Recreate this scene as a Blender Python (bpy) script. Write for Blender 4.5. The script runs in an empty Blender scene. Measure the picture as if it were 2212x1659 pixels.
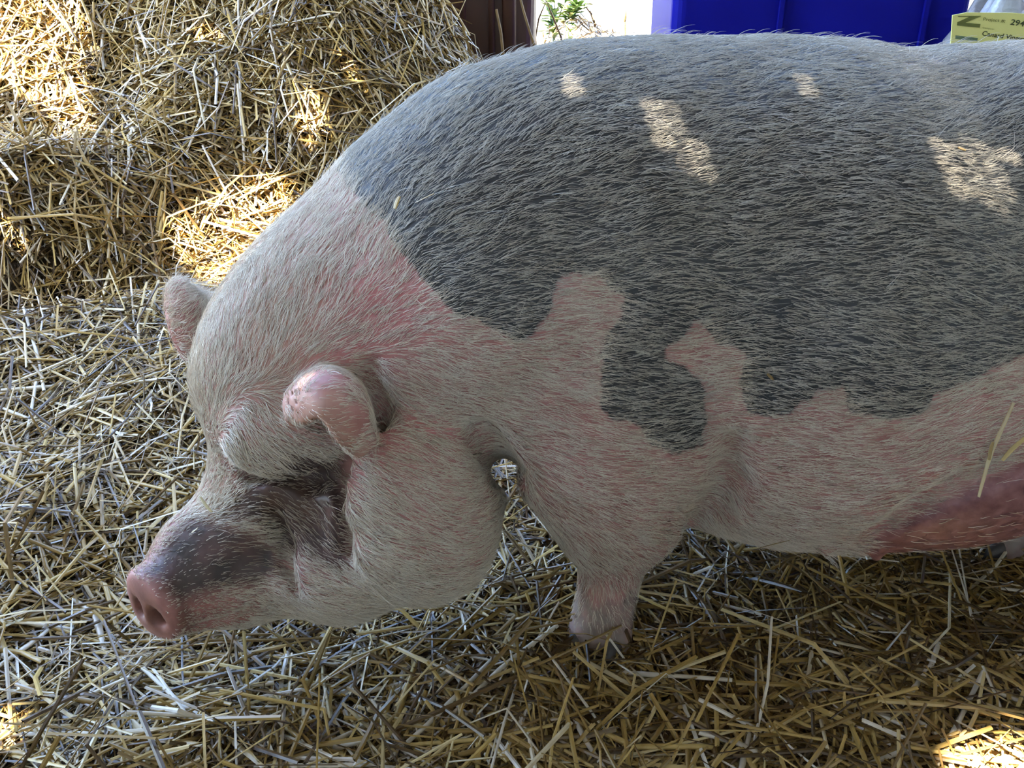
import bpy, bmesh, math, random
import numpy as np
from mathutils import Vector, Matrix

rng = np.random.default_rng(7)
random.seed(7)
SC = bpy.context.scene
COL = SC.collection

# ------------------------------------------------------------------ camera
FPX = 2000.0
PITCH = math.radians(26)
CAM = np.array([0.0, -1.17, 0.92])
cd = bpy.data.cameras.new('camera')
cd.sensor_width = 36.0
cd.lens = 36.0 * FPX / 2212.0
cd.clip_start = 0.02
cd.clip_end = 300
cam = bpy.data.objects.new('camera', cd)
cam.location = CAM
cam.rotation_euler = (math.pi / 2 - PITCH, 0, 0)
COL.objects.link(cam)
SC.camera = cam

# ------------------------------------------------------------------ sky, sun, exposure
SUN_AZ = math.radians(215)      # direction towards the sun, measured from +x
SUN_EL = math.radians(58)
SUN = np.array([math.cos(SUN_AZ) * math.cos(SUN_EL), math.sin(SUN_AZ) * math.cos(SUN_EL), math.sin(SUN_EL)])
world = bpy.data.worlds.new('world')
SC.world = world
world.use_nodes = True
wn = world.node_tree
wn.nodes.clear()
wo = wn.nodes.new('ShaderNodeOutputWorld')
wb = wn.nodes.new('ShaderNodeBackground')
sky = wn.nodes.new('ShaderNodeTexSky')
sky.sky_type = 'NISHITA'
sky.sun_disc = False
sky.sun_elevation = SUN_EL
sky.sun_rotation = math.pi / 2 - SUN_AZ
sky.air_density = 1.0
sky.dust_density = 0.6
sky.ozone_density = 2.4
wb.inputs['Strength'].default_value = 2.1
wn.links.new(sky.outputs[0], wb.inputs[0])
wn.links.new(wb.outputs[0], wo.inputs[0])
sl = bpy.data.lights.new('sun_offscreen', 'SUN')
sl.energy = 95.0
sl.angle = math.radians(0.6)
sl.color = (1.0, 0.90, 0.74)
so = bpy.data.objects.new('sun_offscreen', sl)
so.rotation_euler = Vector(SUN).to_track_quat('Z', 'Y').to_euler()
so.location = SUN * 10
COL.objects.link(so)
SC.view_settings.view_transform = 'Standard'
SC.view_settings.look = 'None'
SC.view_settings.gamma = 1.0
SC.view_settings.use_curve_mapping = False
SC.view_settings.exposure = 0.25

CY = SC.cycles
CY.max_bounces = 4
CY.diffuse_bounces = 3
CY.glossy_bounces = 2
CY.transmission_bounces = 1
CY.transparent_max_bounces = 2
CY.caustics_reflective = False
CY.caustics_refractive = False
CY.use_adaptive_sampling = True
CY.adaptive_threshold = .10
CY.adaptive_min_samples = 10
CY.use_denoising = True

HAIR = True

# ------------------------------------------------------------------ helpers
RT = np.array([1.0, 0, 0])
FW = np.array([0, math.cos(PITCH), -math.sin(PITCH)])
UP = np.array([0, math.sin(PITCH), math.cos(PITCH)])

def ray(u, v):
    return RT * ((u - 1106) / FPX) + UP * ((829.5 - v) / FPX) + FW

def at_y(u, v, y):
    d = ray(u, v)
    return CAM + d * ((y - CAM[1]) / d[1])

def project(p):
    q = p - CAM
    w = q @ FW
    return 1106 + FPX * (q @ RT) / w, 829.5 - FPX * (q @ UP) / w, w

def sstep(a, b, x):
    t = np.clip((np.asarray(x, float) - a) / (b - a), 0, 1)
    return t * t * (3 - 2 * t)

def tag(o, label=None, cat=None, group=None, kind=None):
    if label: o['label'] = label
    if cat: o['category'] = cat
    if group: o['group'] = group
    if kind: o['kind'] = kind
    return o

def link(o, parent=None):
    COL.objects.link(o)
    if parent is not None:
        o.parent = parent
    return o

def mesh_obj(name, verts, faces, mat, parent=None, smooth=False):
    me = bpy.data.meshes.new(name)
    me.from_pydata([tuple(map(float, v)) for v in verts], [], [tuple(f) for f in faces])
    me.update()
    if smooth:
        me.polygons.foreach_set('use_smooth', [True] * len(me.polygons))
    if mat: me.materials.append(mat)
    return link(bpy.data.objects.new(name, me), parent)

def np_mesh(name, V, Fq, mat, smooth=False):
    """mesh from numpy arrays, faces (n,k)"""
    me = bpy.data.meshes.new(name)
    n, k = Fq.shape
    me.vertices.add(len(V))
    me.vertices.foreach_set('co', np.ascontiguousarray(V, np.float32).ravel())
    me.loops.add(n * k)
    me.loops.foreach_set('vertex_index', np.ascontiguousarray(Fq, np.int32).ravel())
    me.polygons.add(n)
    me.polygons.foreach_set('loop_start', np.arange(0, n * k, k, dtype=np.int32))
    me.polygons.foreach_set('use_smooth', np.full(n, smooth))
    me.update(calc_edges=True)
    if mat: me.materials.append(mat)
    return me

def bm_obj(name, bm, mat, parent=None, smooth=False):
    me = bpy.data.meshes.new(name)
    bm.to_mesh(me)
    bm.free()
    if smooth:
        me.polygons.foreach_set('use_smooth', [True] * len(me.polygons))
    if mat: me.materials.append(mat)
    return link(bpy.data.objects.new(name, me), parent)

def empty(name, loc, rz=0.0):
    o = bpy.data.objects.new(name, None)
    o.empty_display_size = 0.1
    o.location = loc
    o.rotation_euler = (0, 0, rz)
    return link(o)

class NT:
    def __init__(self, name):
        self.m = bpy.data.materials.new(name)
        self.m.use_nodes = True
        self.t = self.m.node_tree
        self.b = self.t.nodes['Principled BSDF']
    def n(self, kind, **kw):
        nd = self.t.nodes.new(kind)
        for k, v in kw.items(): setattr(nd, k, v)
        return nd
    def l(self, a, b): self.t.links.new(a, b)
    def attr(self, name):
        return self.n('ShaderNodeAttribute', attribute_name=name)
    def noise(self, scale, detail=3, rough=.5, vec=None):
        nd = self.n('ShaderNodeTexNoise')
        nd.inputs['Scale'].default_value = scale
        nd.inputs['Detail'].default_value = detail
        nd.inputs['Roughness'].default_value = rough
        if vec is None:
            vec = self.n('ShaderNodeTexCoord').outputs['Object']
        self.l(vec, nd.inputs['Vector'])
        return nd.outputs['Fac']
    def math(self, op, a, b=None, clamp=False):
        nd = self.n('ShaderNodeMath', operation=op, use_clamp=clamp)
        for i, x in enumerate((a, b)):
            if x is None: continue
            if isinstance(x, (int, float)): nd.inputs[i].default_value = x
            else: self.l(x, nd.inputs[i])
        return nd.outputs[0]
    def ramp(self, fac, stops):
        nd = self.n('ShaderNodeValToRGB')
        el = nd.color_ramp.elements
        while len(el) < len(stops): el.new(0.5)
        for e, (p, c) in zip(el, stops):
            e.position = p
            e.color = (*c, 1)
        self.l(fac, nd.inputs[0])
        return nd.outputs[0]
    def mix(self, fac, a, b, blend='MIX'):
        nd = self.n('ShaderNodeMix', data_type='RGBA', blend_type=blend)
        for sock, x in ((nd.inputs['Factor'], fac), (nd.inputs['A'], a), (nd.inputs['B'], b)):
            pass
        ins = [nd.inputs[0], nd.inputs[6], nd.inputs[7]]
        for s, x in zip(ins, (fac, a, b)):
            if isinstance(x, (int, float)): s.default_value = x
            elif isinstance(x, tuple): s.default_value = (*x, 1)
            else: self.l(x, s)
        return nd.outputs[2]
    def bump(self, h, strength=.3, dist=.002):
        nd = self.n('ShaderNodeBump')
        nd.inputs['Strength'].default_value = strength
        nd.inputs['Distance'].default_value = dist
        self.l(h, nd.inputs['Height'])
        self.l(nd.outputs[0], self.b.inputs['Normal'])
    def col(self, c):
        if isinstance(c, tuple): self.b.inputs['Base Color'].default_value = (*c, 1)
        else: self.l(c, self.b.inputs['Base Color'])
    def set(self, **kw):
        for k, v in kw.items():
            self.b.inputs[k.replace('_', ' ')].default_value = v

def plain(name, c, rough=.5, var=.15, scale=8, bump=0.0, **kw):
    m = NT(name)
    f = m.noise(scale, 4)
    lo = tuple(x * (1 - var) for x in c)
    hi = tuple(min(1, x * (1 + var)) for x in c)
    m.col(m.ramp(f, [(.3, lo), (.7, hi)]))
    m.set(Roughness=rough, **kw)
    if bump: m.bump(m.noise(scale * 12, 4), bump)
    return m.m

# ------------------------------------------------------------------ terrain
def wob(x, y):
    return (np.sin(7.1 * x + 1.3) * np.cos(6.3 * y + .4) * .5 + np.sin(13.7 * x - 4.1 * y) * .3
            + np.cos(17.3 * y + 5.0 * x + 2.) * .25)

def terrain(x, y):
    x = np.asarray(x, float); y = np.asarray(y, float)
    left = 1 - sstep(-.30, .25, x)
    h = .20 * sstep(-.25, 1.0, y) * left * (1 - sstep(1.9, 2.15, y))
    wm = 1 - sstep(-.50, .30, x + .06 * wob(x, y))
    h = h + .80 * sstep(.95, 1.75, y + .05 * wob(y, x)) * wm * (1 - sstep(1.64, 1.86, y) * sstep(-.9, -.6, x)) * (1 - sstep(1.9, 2.2, y))
    h = h + .30 * np.exp(-((x - .22) / .20) ** 2 - ((y - 3.2) / .25) ** 2)
    h = h + .22 * np.exp(-((x + 1.22) / .34) ** 2 - ((y - .98 - .35 * (x + 1.2)) / .12) ** 2) - .10 * np.exp(-((x + 1.0) / .40) ** 2 - ((y - .80 - .25 * (x + 1.2)) / .10) ** 2)
    h = h + .010 * wob(x, y) * (1 + 1.5 * left)
    out = sstep(1.75, 3.2, y)
    h = h + .40 * out * sstep(-.2, .5, x) + .10 * sstep(3.2, 8, y)
    return h

# ------------------------------------------------------------------ materials
def straw_material(name):
    m = NT(name)
    tone = m.attr('tone').outputs['Fac']
    c = m.ramp(tone, [(0, (.065, .036, .010)), (.16, (.18, .107, .026)), (.40, (.37, .24, .060)),
                      (.65, (.50, .35, .110)), (.85, (.60, .49, .25)), (1, (.74, .69, .58))])
    f = m.noise(55, 3)
    c2 = m.mix(m.ramp(f, [(.35, (0, 0, 0)), (.75, (1, 1, 1))]), c, (.25, .15, .05))
    c3 = m.mix(.35, c, c2)
    m.col(c3)
    m.set(Roughness=.34)
    m.b.inputs['Specular IOR Level'].default_value = .6
    return m.m

M_straw = straw_material('straw')
m = NT('soil'); m.col(m.ramp(m.noise(14, 5), [(.3, (.020, .012, .006)), (.7, (.075, .048, .022))]))
m.set(Roughness=.95); m.bump(m.noise(60, 5), .8, .01); M_soil = m.m
m = NT('outdoor_ground')
gn = m.n('ShaderNodeSeparateXYZ'); m.l(m.n('ShaderNodeTexCoord').outputs['Object'], gn.inputs[0])
far_ = m.math('MULTIPLY', m.math('SUBTRACT', m.math('ADD', gn.outputs['Y'], m.math('MULTIPLY', m.noise(.8, 4), 2.0)), 2.8), 1.2, True)
grass_ = m.ramp(m.noise(5, 6), [(.3, (.040, .050, .019)), (.6, (.075, .085, .036)), (.8, (.125, .11, .062))])
pale_ = m.ramp(m.noise(3, 6), [(.3, (.10, .098, .091)), (.7, (.14, .138, .13))])
m.col(m.mix(far_, grass_, pale_))
m.set(Roughness=.95); m.bump(m.noise(40, 4), .3, .01); M_out = m.m

# ------------------------------------------------------------------ setting: floor, outdoor ground, unseen roof and walls added to shape the light
gx = np.linspace(-3.2, 3.2, 161); gy = np.linspace(-2.6, 2.3, 124)
X, Y = np.meshgrid(gx, gy, indexing='ij')
Z = terrain(X, Y) - .03
V = np.stack([X, Y, Z], -1).reshape(-1, 3)
ii = np.arange(len(gx) * len(gy)).reshape(len(gx), len(gy))
Fq = np.stack([ii[:-1, :-1], ii[1:, :-1], ii[1:, 1:], ii[:-1, 1:]], -1).reshape(-1, 4)
o = link(bpy.data.objects.new('floor', np_mesh('floor', V, Fq, M_soil, True)))
tag(o, 'dark trodden earth floor under the straw', 'floor', kind='structure')
gx = np.concatenate([np.linspace(-16, -4, 13), np.linspace(-3.2, 3.2, 33), np.linspace(4, 16, 13)])
gy = np.concatenate([np.linspace(-14, -3.4, 12), np.linspace(-2.6, 2.3, 8), np.linspace(2.4, 4, 17), np.linspace(4.4, 40, 40)])
X, Y = np.meshgrid(gx, gy, indexing='ij')
Z = terrain(np.clip(X, -3.2, 3.2), np.clip(Y, -9, 9)) - .03
V = np.stack([X, Y, Z], -1).reshape(-1, 3)
ii = np.arange(len(gx) * len(gy)).reshape(len(gx), len(gy))
Fq = np.stack([ii[:-1, :-1], ii[1:, :-1], ii[1:, 1:], ii[:-1, 1:]], -1).reshape(-1, 4)
fc = V[Fq].mean(1)
Fq = Fq[~((np.abs(fc[:, 0]) < 3.2) & (fc[:, 1] > -2.6) & (fc[:, 1] < 2.3))]
o = link(bpy.data.objects.new('outdoor_ground', np_mesh('outdoor_ground', V, Fq, M_out, True)))
tag(o, 'pale sunlit open ground beyond the shelter', 'ground', kind='structure')

def terrain_hit(u, v):
    d = ray(u, v)
    t = .6
    while t < 8:
        p = CAM + d * t
        if p[2] < terrain(p[0], p[1]) + .02: return p
        t += .01
    return CAM + d * 4

ROOF_Z = 2.0                     # eaves behind the camera; the sheet rises towards the open back so more sky lights the pig
ROOF_S = .30
def roof_h(y): return ROOF_Z + ROOF_S * (y + 2.6)
def roof_pt(p):
    return p + SUN * ((roof_h(p[1]) - p[2]) / (SUN[2] - ROOF_S * SUN[1]))

# holes cut in the unseen roof sheet so sun lands on chosen spots
sun_px = [
    [(-60, -20), (150, -30), (210, 60), (200, 160), (215, 300), (170, 320), (110, 250), (40, 200), (-60, 190)],
    [(410, 520), (490, 450), (590, 400), (660, 430), (580, 560), (480, 620), (420, 585)],
    [(440, 85), (490, 80), (480, 105), (440, 105)],
    [(660, 255), (710, 240), (720, 300), (680, 320)],
    [(750, 155), (800, 170), (790, 195)],
    [(2060, 1625), (2140, 1605), (2240, 1640), (2240, 1720), (2060, 1720)],
    [(-40, 1545), (35, 1550), (40, 1600), (-40, 1610)],
    [(10, 505), (60, 500), (40, 540)],
]
# places on the back and the ear to get weak sun dapples: pinholes added in the unseen roof sheet above
dapple_at = [
    [(.136, -.149, .756), (.166, -.146, .756), (.185, -.166, .736), (.207, -.188, .709), (.21, -.202, .691), (.191, -.21, .684), (.171, -.205, .695), (.152, -.187, .721), (.138, -.172, .737)],
    [(.454, -.159, .714), (.503, -.133, .716), (.558, -.119, .705), (.562, -.141, .684), (.545, -.167, .662), (.51, -.197, .644), (.486, -.197, .66), (.462, -.184, .686)],
    [(.046, -.084, .783), (.069, -.1, .78), (.082, -.136, .763), (.067, -.141, .757), (.052, -.119, .768)],
    [(.305, -.079, .777), (.329, -.087, .773), (.338, -.119, .755), (.313, -.113, .759)],
    [(-.225, -.294, .49), (-.202, -.291, .49), (-.186, -.293, .467), (-.205, -.298, .462), (-.233, -.299, .475)],
]
pinholes = [[roof_pt(np.array(p))[:2] for p in poly] for poly in dapple_at]
holes = [[roof_pt(terrain_hit(*p))[:2] for p in poly] for poly in sun_px]
def in_poly(px, py, poly):
    poly = np.asarray(poly); r = np.zeros(px.shape, bool)
    for a, b in zip(poly, np.roll(poly, -1, 0)):
        c = ((a[1] > py) != (b[1] > py)) & (px < (b[0] - a[0]) * (py - a[1]) / (b[1] - a[1] + 1e-12) + a[0])
        r ^= c
    return r
RX0, RX1, RY0, RY1 = -2.6, 1.95, -2.6, 1.25
st = .02
gx = np.arange(RX0, RX1 + 1e-6, st); gy = np.arange(RY0, RY1 + 1e-6, st)
cx = gx[:-1] + st / 2; cy = gy[:-1] + st / 2
CX, CY = np.meshgrid(cx, cy, indexing='ij')
keep = np.ones(CX.shape, bool)
for h in holes: keep &= ~in_poly(CX, CY, h)
pin = np.zeros(CX.shape, bool)
for h in pinholes: pin |= in_poly(CX, CY, h)
pin &= keep
keep &= ~pin
ii = np.arange(len(gx) * len(gy)).reshape(len(gx), len(gy))
Fq = np.stack([ii[:-1, :-1], ii[:-1, 1:], ii[1:, 1:], ii[1:, :-1]], -1)[keep]
X, Y = np.meshgrid(gx, gy, indexing='ij')
V = np.stack([X, Y, roof_h(Y) + .012 * np.sin(X * 80)], -1).reshape(-1, 3)
PQ = np.stack([ii[:-1, :-1], ii[:-1, 1:], ii[1:, 1:], ii[1:, :-1]], -1)[pin]       # cells with one small pinhole each
inner = V[PQ].mean(1, keepdims=True) + (V[PQ] - V[PQ].mean(1, keepdims=True)) * .26
base_i = len(V) + np.arange(len(PQ))[:, None] * 4 + np.arange(4)[None]
V = np.concatenate([V, inner.reshape(-1, 3)])
Fq = np.concatenate([Fq] + [np.stack([PQ[:, k], PQ[:, (k + 1) % 4], base_i[:, (k + 1) % 4], base_i[:, k]], -1) for k in range(4)])
M_roof = plain('roof_sheet', (.20, .185, .16), .8, .3, 3)
o = link(bpy.data.objects.new('ceiling', np_mesh('ceiling', V, Fq, M_roof, False)))  # out of view; slope, edges and holes are shaped for the light
tag(o, 'weathered corrugated shelter roof out of view, with holes cut for sun patches', 'roof', kind='structure')
M_wall = plain('added_wall_boards', (.54, .48, .41), .85, .3, 5, .3)  # pale so the added walls bounce light onto the flank
def box_bm(bm, x0, x1, y0, y1, z0, z1):
    r = bmesh.ops.create_cube(bm, size=1)
    bmesh.ops.scale(bm, vec=(x1 - x0, y1 - y0, z1 - z0), verts=r['verts'])
    bmesh.ops.translate(bm, vec=((x0 + x1) / 2, (y0 + y1) / 2, (z0 + z1) / 2), verts=r['verts'])
    return r['verts']
bm = bmesh.new(); box_bm(bm, 1.85, 1.91, RY0, 2.3, -.05, 2.5)  # added out of view to keep light off the lower right
tag(bm_obj('added_wall_right', bm, M_wall), 'unseen pale board wall added to darken the right side', 'wall', kind='structure')

bm = bmesh.new(); box_bm(bm, -2.5, 1.85, -2.56, -2.5, -.05, ROOF_Z + .02)  # added behind the camera: cuts front light, bounces some onto the flank
tag(bm_obj('added_wall_front', bm, M_wall), 'unseen pale board wall added to bounce light onto the pig', 'wall', kind='structure')

bm = bmesh.new(); box_bm(bm, -2.56, -2.5, -2.5, -.35, -.05, ROOF_Z + .02)  # added out of view to block light from the front left
tag(bm_obj('added_wall_left', bm, M_wall), 'unseen pale board wall added to block light from the front left', 'wall', kind='structure')

# ================================================================== PIG
PHI = math.radians(10)
PO = np.array([0.1, 0, 0])
AX = np.array([math.cos(PHI), math.sin(PHI), 0]); AY = np.array([-math.sin(PHI), math.cos(PHI), 0])
def loc(p):
    q = np.asarray(p) - PO
    return np.stack([q @ AX, q @ AY, q[..., 2]], -1)
def wld(q):
    q = np.asarray(q)
    return PO + q[..., :1] * AX + q[..., 1:2] * AY + q[..., 2:3] * np.array([0, 0, 1.])
LC = loc(CAM)
def lray(u, v):
    d = ray(u, v); return np.array([d @ AX, d @ AY, d[2]])
def lat(u, v, yl):
    d = lray(u, v); return LC + d * ((yl - LC[1]) / d[1])

# ellipsoids: centre, radii, pitch, blend  (pig frame: x towards the tail, z up)
ELL = {
 'chest': ((.038, 0, .520), (.322, .270, .288), .004, .06),
 'mid':   ((.282, 0, .458), (.343, .330, .345), .006, .06),
 'loin':  ((.587, 0, .468), (.302, .330, .326), .046, .06),
 'belly': ((.459, 0, .366), (.355, .370, .229), .226, .06),
 'rump':  ((.973, 0, .477), (.300, .290, .330), 0, .06),
 'croup': ((.80, 0, .475), (.26, .30, .328), 0, .06),
 'neck':  ((-.134, -.01, .513), (.254, .215, .240), .477, .06),
 'nape':  ((-.307, -.03, .435), (.169, .155, .189), .336, .06),
 'skull': ((-.393, -.07, .399), (.111, .125, .144), .387, .05),
 'face':  ((-.434, -.10, .285), (.083, .085, .076), .611, .05),
 'muzz':  ((-.497, -.13, .193), (.080, .062, .093), .654, .05),
 'snout': ((-.550, -.15, .175), (.050, .050, .056), .026, .03),
 'jaw':   ((-.430, -.12, .181), (.118, .060, .051), -.254, .04),
 'chin':  ((-.336, -.12, .200), (.098, .100, .092), 0, .05),
 'jowl':  ((-.260, -.10, .272), (.132, .150, .144), .352, .04),
 'shoulder': ((-.002, -.16, .392), (.142, .100, .192), -.005, .035),
 'upper_leg': ((.018, -.14, .221), (.088, .070, .093), .002, .05),
 'shank': ((.012, -.135, .092), (.041, .045, .091), -.029, .04),
 'shoulder_far': ((-.002, .16, .392), (.142, .100, .192), 0, .04),
 'upper_leg_far': ((.04, .14, .221), (.085, .070, .10), 0, .05),
 'shank_far': ((.035, .125, .092), (.041, .045, .091), .1, .04),
 'thigh': ((.985, -.17, .36), (.17, .115, .235), .15, .05),
 'thigh_far': ((1.02, .17, .36), (.17, .115, .235), .15, .05),
}
def sd_ell(q, c, r, p):
    d = q - np.asarray(c, np.float32); cs, sn = math.cos(p), math.sin(p)
    x = d[..., 0] * cs + d[..., 2] * sn; z = -d[..., 0] * sn + d[..., 2] * cs; y = d[..., 1]
    k0 = np.sqrt((x / r[0]) ** 2 + (y / r[1]) ** 2 + (z / r[2]) ** 2)
    k1 = np.sqrt((x / r[0] ** 2) ** 2 + (y / r[1] ** 2) ** 2 + (z / r[2] ** 2) ** 2) + 1e-6
    return k0 * (k0 - 1) / k1
def sd_cone(q, a, b, ra, rb):
    a = np.asarray(a, np.float32); b = np.asarray(b, np.float32)
    ab = b - a
    h = np.clip(((q - a) @ ab) / float(ab @ ab), 0, 1)
    return np.sqrt((((q - a) - h[..., None] * ab) ** 2).sum(-1)) - (ra + (rb - ra) * h)
def smin(a, b, k):
    h = np.maximum(k - np.abs(a - b), 0) / k
    return np.minimum(a, b) - h * h * k * .25
def smax(a, b, k): return -smin(-a, -b, k)

def base_sdf(q):
    d = None
    for n, (c, r, p, k) in ELL.items():
        e = sd_ell(q, c, r, p)
        d = e if d is None else smin(d, e, k)
    return d
def hit(u, v, inset=0.0):
    d = lray(u, v); d /= np.linalg.norm(d)
    t = .6
    for _ in range(120):
        s = float(base_sdf((LC + d * t)[None])[0])
        if s < .0005: break
        t += max(s * .7, .0006)
        if t > 3: break
    p = LC + d * t
    if inset:
        g = np.array([base_sdf((p + e)[None])[0] - base_sdf((p - e)[None])[0] for e in np.eye(3) * .003])
        g /= np.linalg.norm(g)
        p = p - g * inset
    return p

H = .005
G0 = np.array([-.66, -.42, -.01]); G1 = np.array([1.32, .42, .87])
GN = ((G1 - G0) / H).astype(int) + 1
D = np.full(GN, 1.0, np.float32)
gax = [(G0[i] + H * np.arange(GN[i])).astype(np.float32) for i in range(3)]
def sub(lo, hi):
    sl = []
    for i in range(3):
        a = max(0, int((lo[i] - G0[i]) / H)); b = min(GN[i], int((hi[i] - G0[i]) / H) + 2)
        sl.append(slice(a, b))
    q = np.stack(np.meshgrid(*[gax[i][sl[i]] for i in range(3)], indexing='ij'), -1)
    return tuple(sl), q
def add_ell(c, r, p, k):
    R = max(r[0], r[2]) if abs(p) > .01 else None
    ext = np.array([R or r[0], r[1], R or r[2]]) + 2.5 * k + .02
    s, q = sub(np.array(c) - ext, np.array(c) + ext)
    D[s] = smin(D[s], sd_ell(q, c, r, p), k)
def add_cone(a, b, ra, rb, k):
    a = np.array(a); b = np.array(b); m = max(ra, rb) + 2.5 * k + .02
    s, q = sub(np.minimum(a, b) - m, np.maximum(a, b) + m)
    D[s] = smin(D[s], sd_cone(q, a, b, ra, rb), k)
def cut_chain(pts, r, k):
    for (a, ra), (b, rb) in zip(list(zip(pts, r))[:-1], list(zip(pts, r))[1:]):
        a = np.array(a); b = np.array(b); m = max(ra, rb) + 2 * k + .01
        s, q = sub(np.minimum(a, b) - m, np.maximum(a, b) + m)
        D[s] = smax(D[s], -sd_cone(q, a, b, ra, rb), k)
def add_cloud(P, r, k):
    m = r + 2.5 * k + .01
    s, q = sub(P.min(0) - m, P.max(0) + m)
    Q = q.reshape(-1, 3); best = np.full(len(Q), 1e9, np.float32)
    for i in range(0, len(P), 64):
        c = P[i:i + 64].astype(np.float32)
        d = ((Q[:, None, :] - c[None]) ** 2).sum(-1).min(1)
        best = np.minimum(best, d)
    D[s] = smin(D[s], (np.sqrt(best) - r).reshape(q.shape[:3]), k)

for n, (c, r, p, k) in ELL.items(): add_ell(c, r, p, k)
# fill along the spine
sp_ = [lat(u_, v_ + 27, .01) - np.array([0, 0, .15]) for u_, v_ in ((1080, 122), (1250, 101), (1400, 90), (1550, 78), (1700, 82), (1850, 95), (2050, 97), (2230, 101), (2450, 106))]
for a_, b_ in zip(sp_[:-1], sp_[1:]): add_cone(a_, b_, .146, .146, .04)
# legs and feet
add_cone((.012, -.135, .12), (.004, -.137, .045), .040, .040, .02)
add_cone((.004, -.137, .05), (-.022, -.15, .030), .036, .030, .02)
add_cone((.004, -.137, .05), (.012, -.165, .028), .034, .028, .02)
add_cone((.035, .125, .12), (.025, .125, .04), .040, .040, .02)
add_cone((.025, .125, .05), (.0, .11, .030), .034, .028, .02)
add_cone((.93, -.15, .25), (.93, -.10, .17), .085, .055, .05)
add_cone((.93, -.10, .17), (.745, -.055, .075), .050, .038, .03)
add_cone((.745, -.055, .075), (.690, -.072, .035), .038, .028, .02)
add_cone((.745, -.055, .075), (.690, -.024, .035), .038, .028, .02)
add_cone((.99, .15, .25), (1.02, .13, .17), .085, .055, .05)
add_cone((1.02, .13, .17), (.99, .13, .05), .050, .036, .03)
# head details
add_ell(hit(905, 1125, .058), (.098, .080, .138), .25, .030)       # near jowl pad
add_ell(hit(628, 968, .016), (.076, .040, .044), -.10, .032)       # brow pad over the eye
add_ell(hit(660, 1115, .034), (.050, .040, .055), .2, .02)         # cheek under the eye
add_ell(hit(690, 1255, .042), (.060, .045, .050), -.1, .040)       # corner of the mouth fold
# snout disc
sc_ = lat(326, 1312, -.185)
sn_ = np.array([-.70, -.70, -.10]); sn_ /= np.linalg.norm(sn_)
su_ = np.array([0, 0, 1.]) - sn_ * sn_[2]; su_ /= np.linalg.norm(su_)
sv_ = np.cross(sn_, su_)
th = np.linspace(0, 2 * np.pi, 26)[:-1]
cl = []
for rr in np.linspace(0, 1, 7):
    for t_ in th:
        cl.append(sc_ + su_ * (.044 * rr * math.cos(t_)) + sv_ * (.038 * rr * math.sin(t_)) - sn_ * .006 * (1 - rr * rr * .2))
add_cone(sc_ - sn_ * .040 - su_ * .002, sc_ - sn_ * .08 - su_ * .004, .038, .050, .03)
add_cloud(np.array(cl), .0105, .022)
for s_ in (-1, 1):
    nc = sc_ + sv_ * (.016 * s_) + su_ * (-.004)
    cut_chain([nc + sn_ * .014 + su_ * .009, nc - sn_ * .012 - su_ * .002], [.0068, .005], .005)
    cut_chain([nc + sn_ * .014 - su_ * .006, nc - sn_ * .012 - su_ * .004], [.0068, .005], .005)
# grooves: eye slit, jowl fold, mouth, wrinkles, shoulder and armpit creases
def groove(px, r, depth, k=.008, d0=0.0):
    if not isinstance(depth, list): depth = [depth] * len(px)
    n = len(px); rr = [r * (.55 + .45 * math.sin(math.pi * (i + .5) / n)) for i in range(n)]
    cut_chain([hit(u, v, dd) for (u, v), dd in zip(px, depth)], rr, k)
groove([(524, 1032), (570, 1024), (620, 1026), (664, 1036), (705, 1022), (744, 996)], .020, [.018, .016, .012, .006, -.004, -.012], .006)
groove([(744, 998), (754, 1060), (757, 1130), (757, 1190)], .011, [-.010, -.006, -.004, .0], .010)
groove([(549, 1293), (534, 1322), (500, 1342), (455, 1358), (410, 1365)], .006, .001, .006)
groove([(592, 1120), (612, 1180), (625, 1235), (640, 1262)], .008, .003, .012)
groove([(800, 800), (812, 880), (822, 960), (800, 1010)], .012, .003, .016)
groove([(1040, 940), (1085, 1010), (1102, 1085)], .016, .004, .022)
groove([(1575, 960), (1572, 1040), (1545, 1110), (1500, 1150)], .014, .005, .022)
groove([(1890, 1158), (1980, 1108), (2080, 1055), (2230, 990)], .012, .004, .012)
# ears
def ear_cloud(rows, n=26, m=22):
    rows = np.array(rows)                       # (rows, cols, 3)
    def interp(A, t):
        # Catmull-Rom along axis 0
        k = len(A) - 1; x = t * k; i = min(int(x), k - 1); f = x - i
        p0, p1, p2, p3 = A[max(i - 1, 0)], A[i], A[i + 1], A[min(i + 2, k)]
        return .5 * (2 * p1 + (p2 - p0) * f + (2 * p0 - 5 * p1 + 4 * p2 - p3) * f * f + (3 * p1 - p0 - 3 * p2 + p3) * f ** 3)
    out = []
    for a in np.linspace(0, 1, n):
        r = interp(rows, a)
        for b in np.linspace(0, 1, m): out.append(interp(r, b))
    return np.array(out)
def ep(u, v, off):
    """point on the pixel ray, off metres in front of the head surface near the ear"""
    d = lray(u, v); d /= np.linalg.norm(d)
    return lat(u, v, EB[1] - off * 1.25 - .006)
EB = hit(715, 860)
near_ear = [
    [ep(640, 845, -.020), ep(668, 812, -.020), ep(712, 795, -.020), ep(760, 818, -.022), ep(786, 880, -.030)],
    [ep(616, 862, .008), ep(650, 830, .030), ep(708, 818, .040), ep(772, 856, .030), ep(797, 915, .006)],
    [ep(612, 885, .012), ep(646, 866, .042), ep(702, 858, .060), ep(766, 898, .054), ep(804, 952, .030)],
    [ep(622, 903, .010), ep(658, 910, .040), ep(697, 893, .062), ep(732, 945, .058), ep(776, 980, .040)],
    [ep(640, 898, -.008), ep(668, 896, .016), ep(702, 876, .040), ep(740, 924, .036), ep(778, 955, .016)],
]
add_cloud(ear_cloud(near_ear, 40, 44), .0095, .010)
FB = lat(425, 720, .02)
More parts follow.
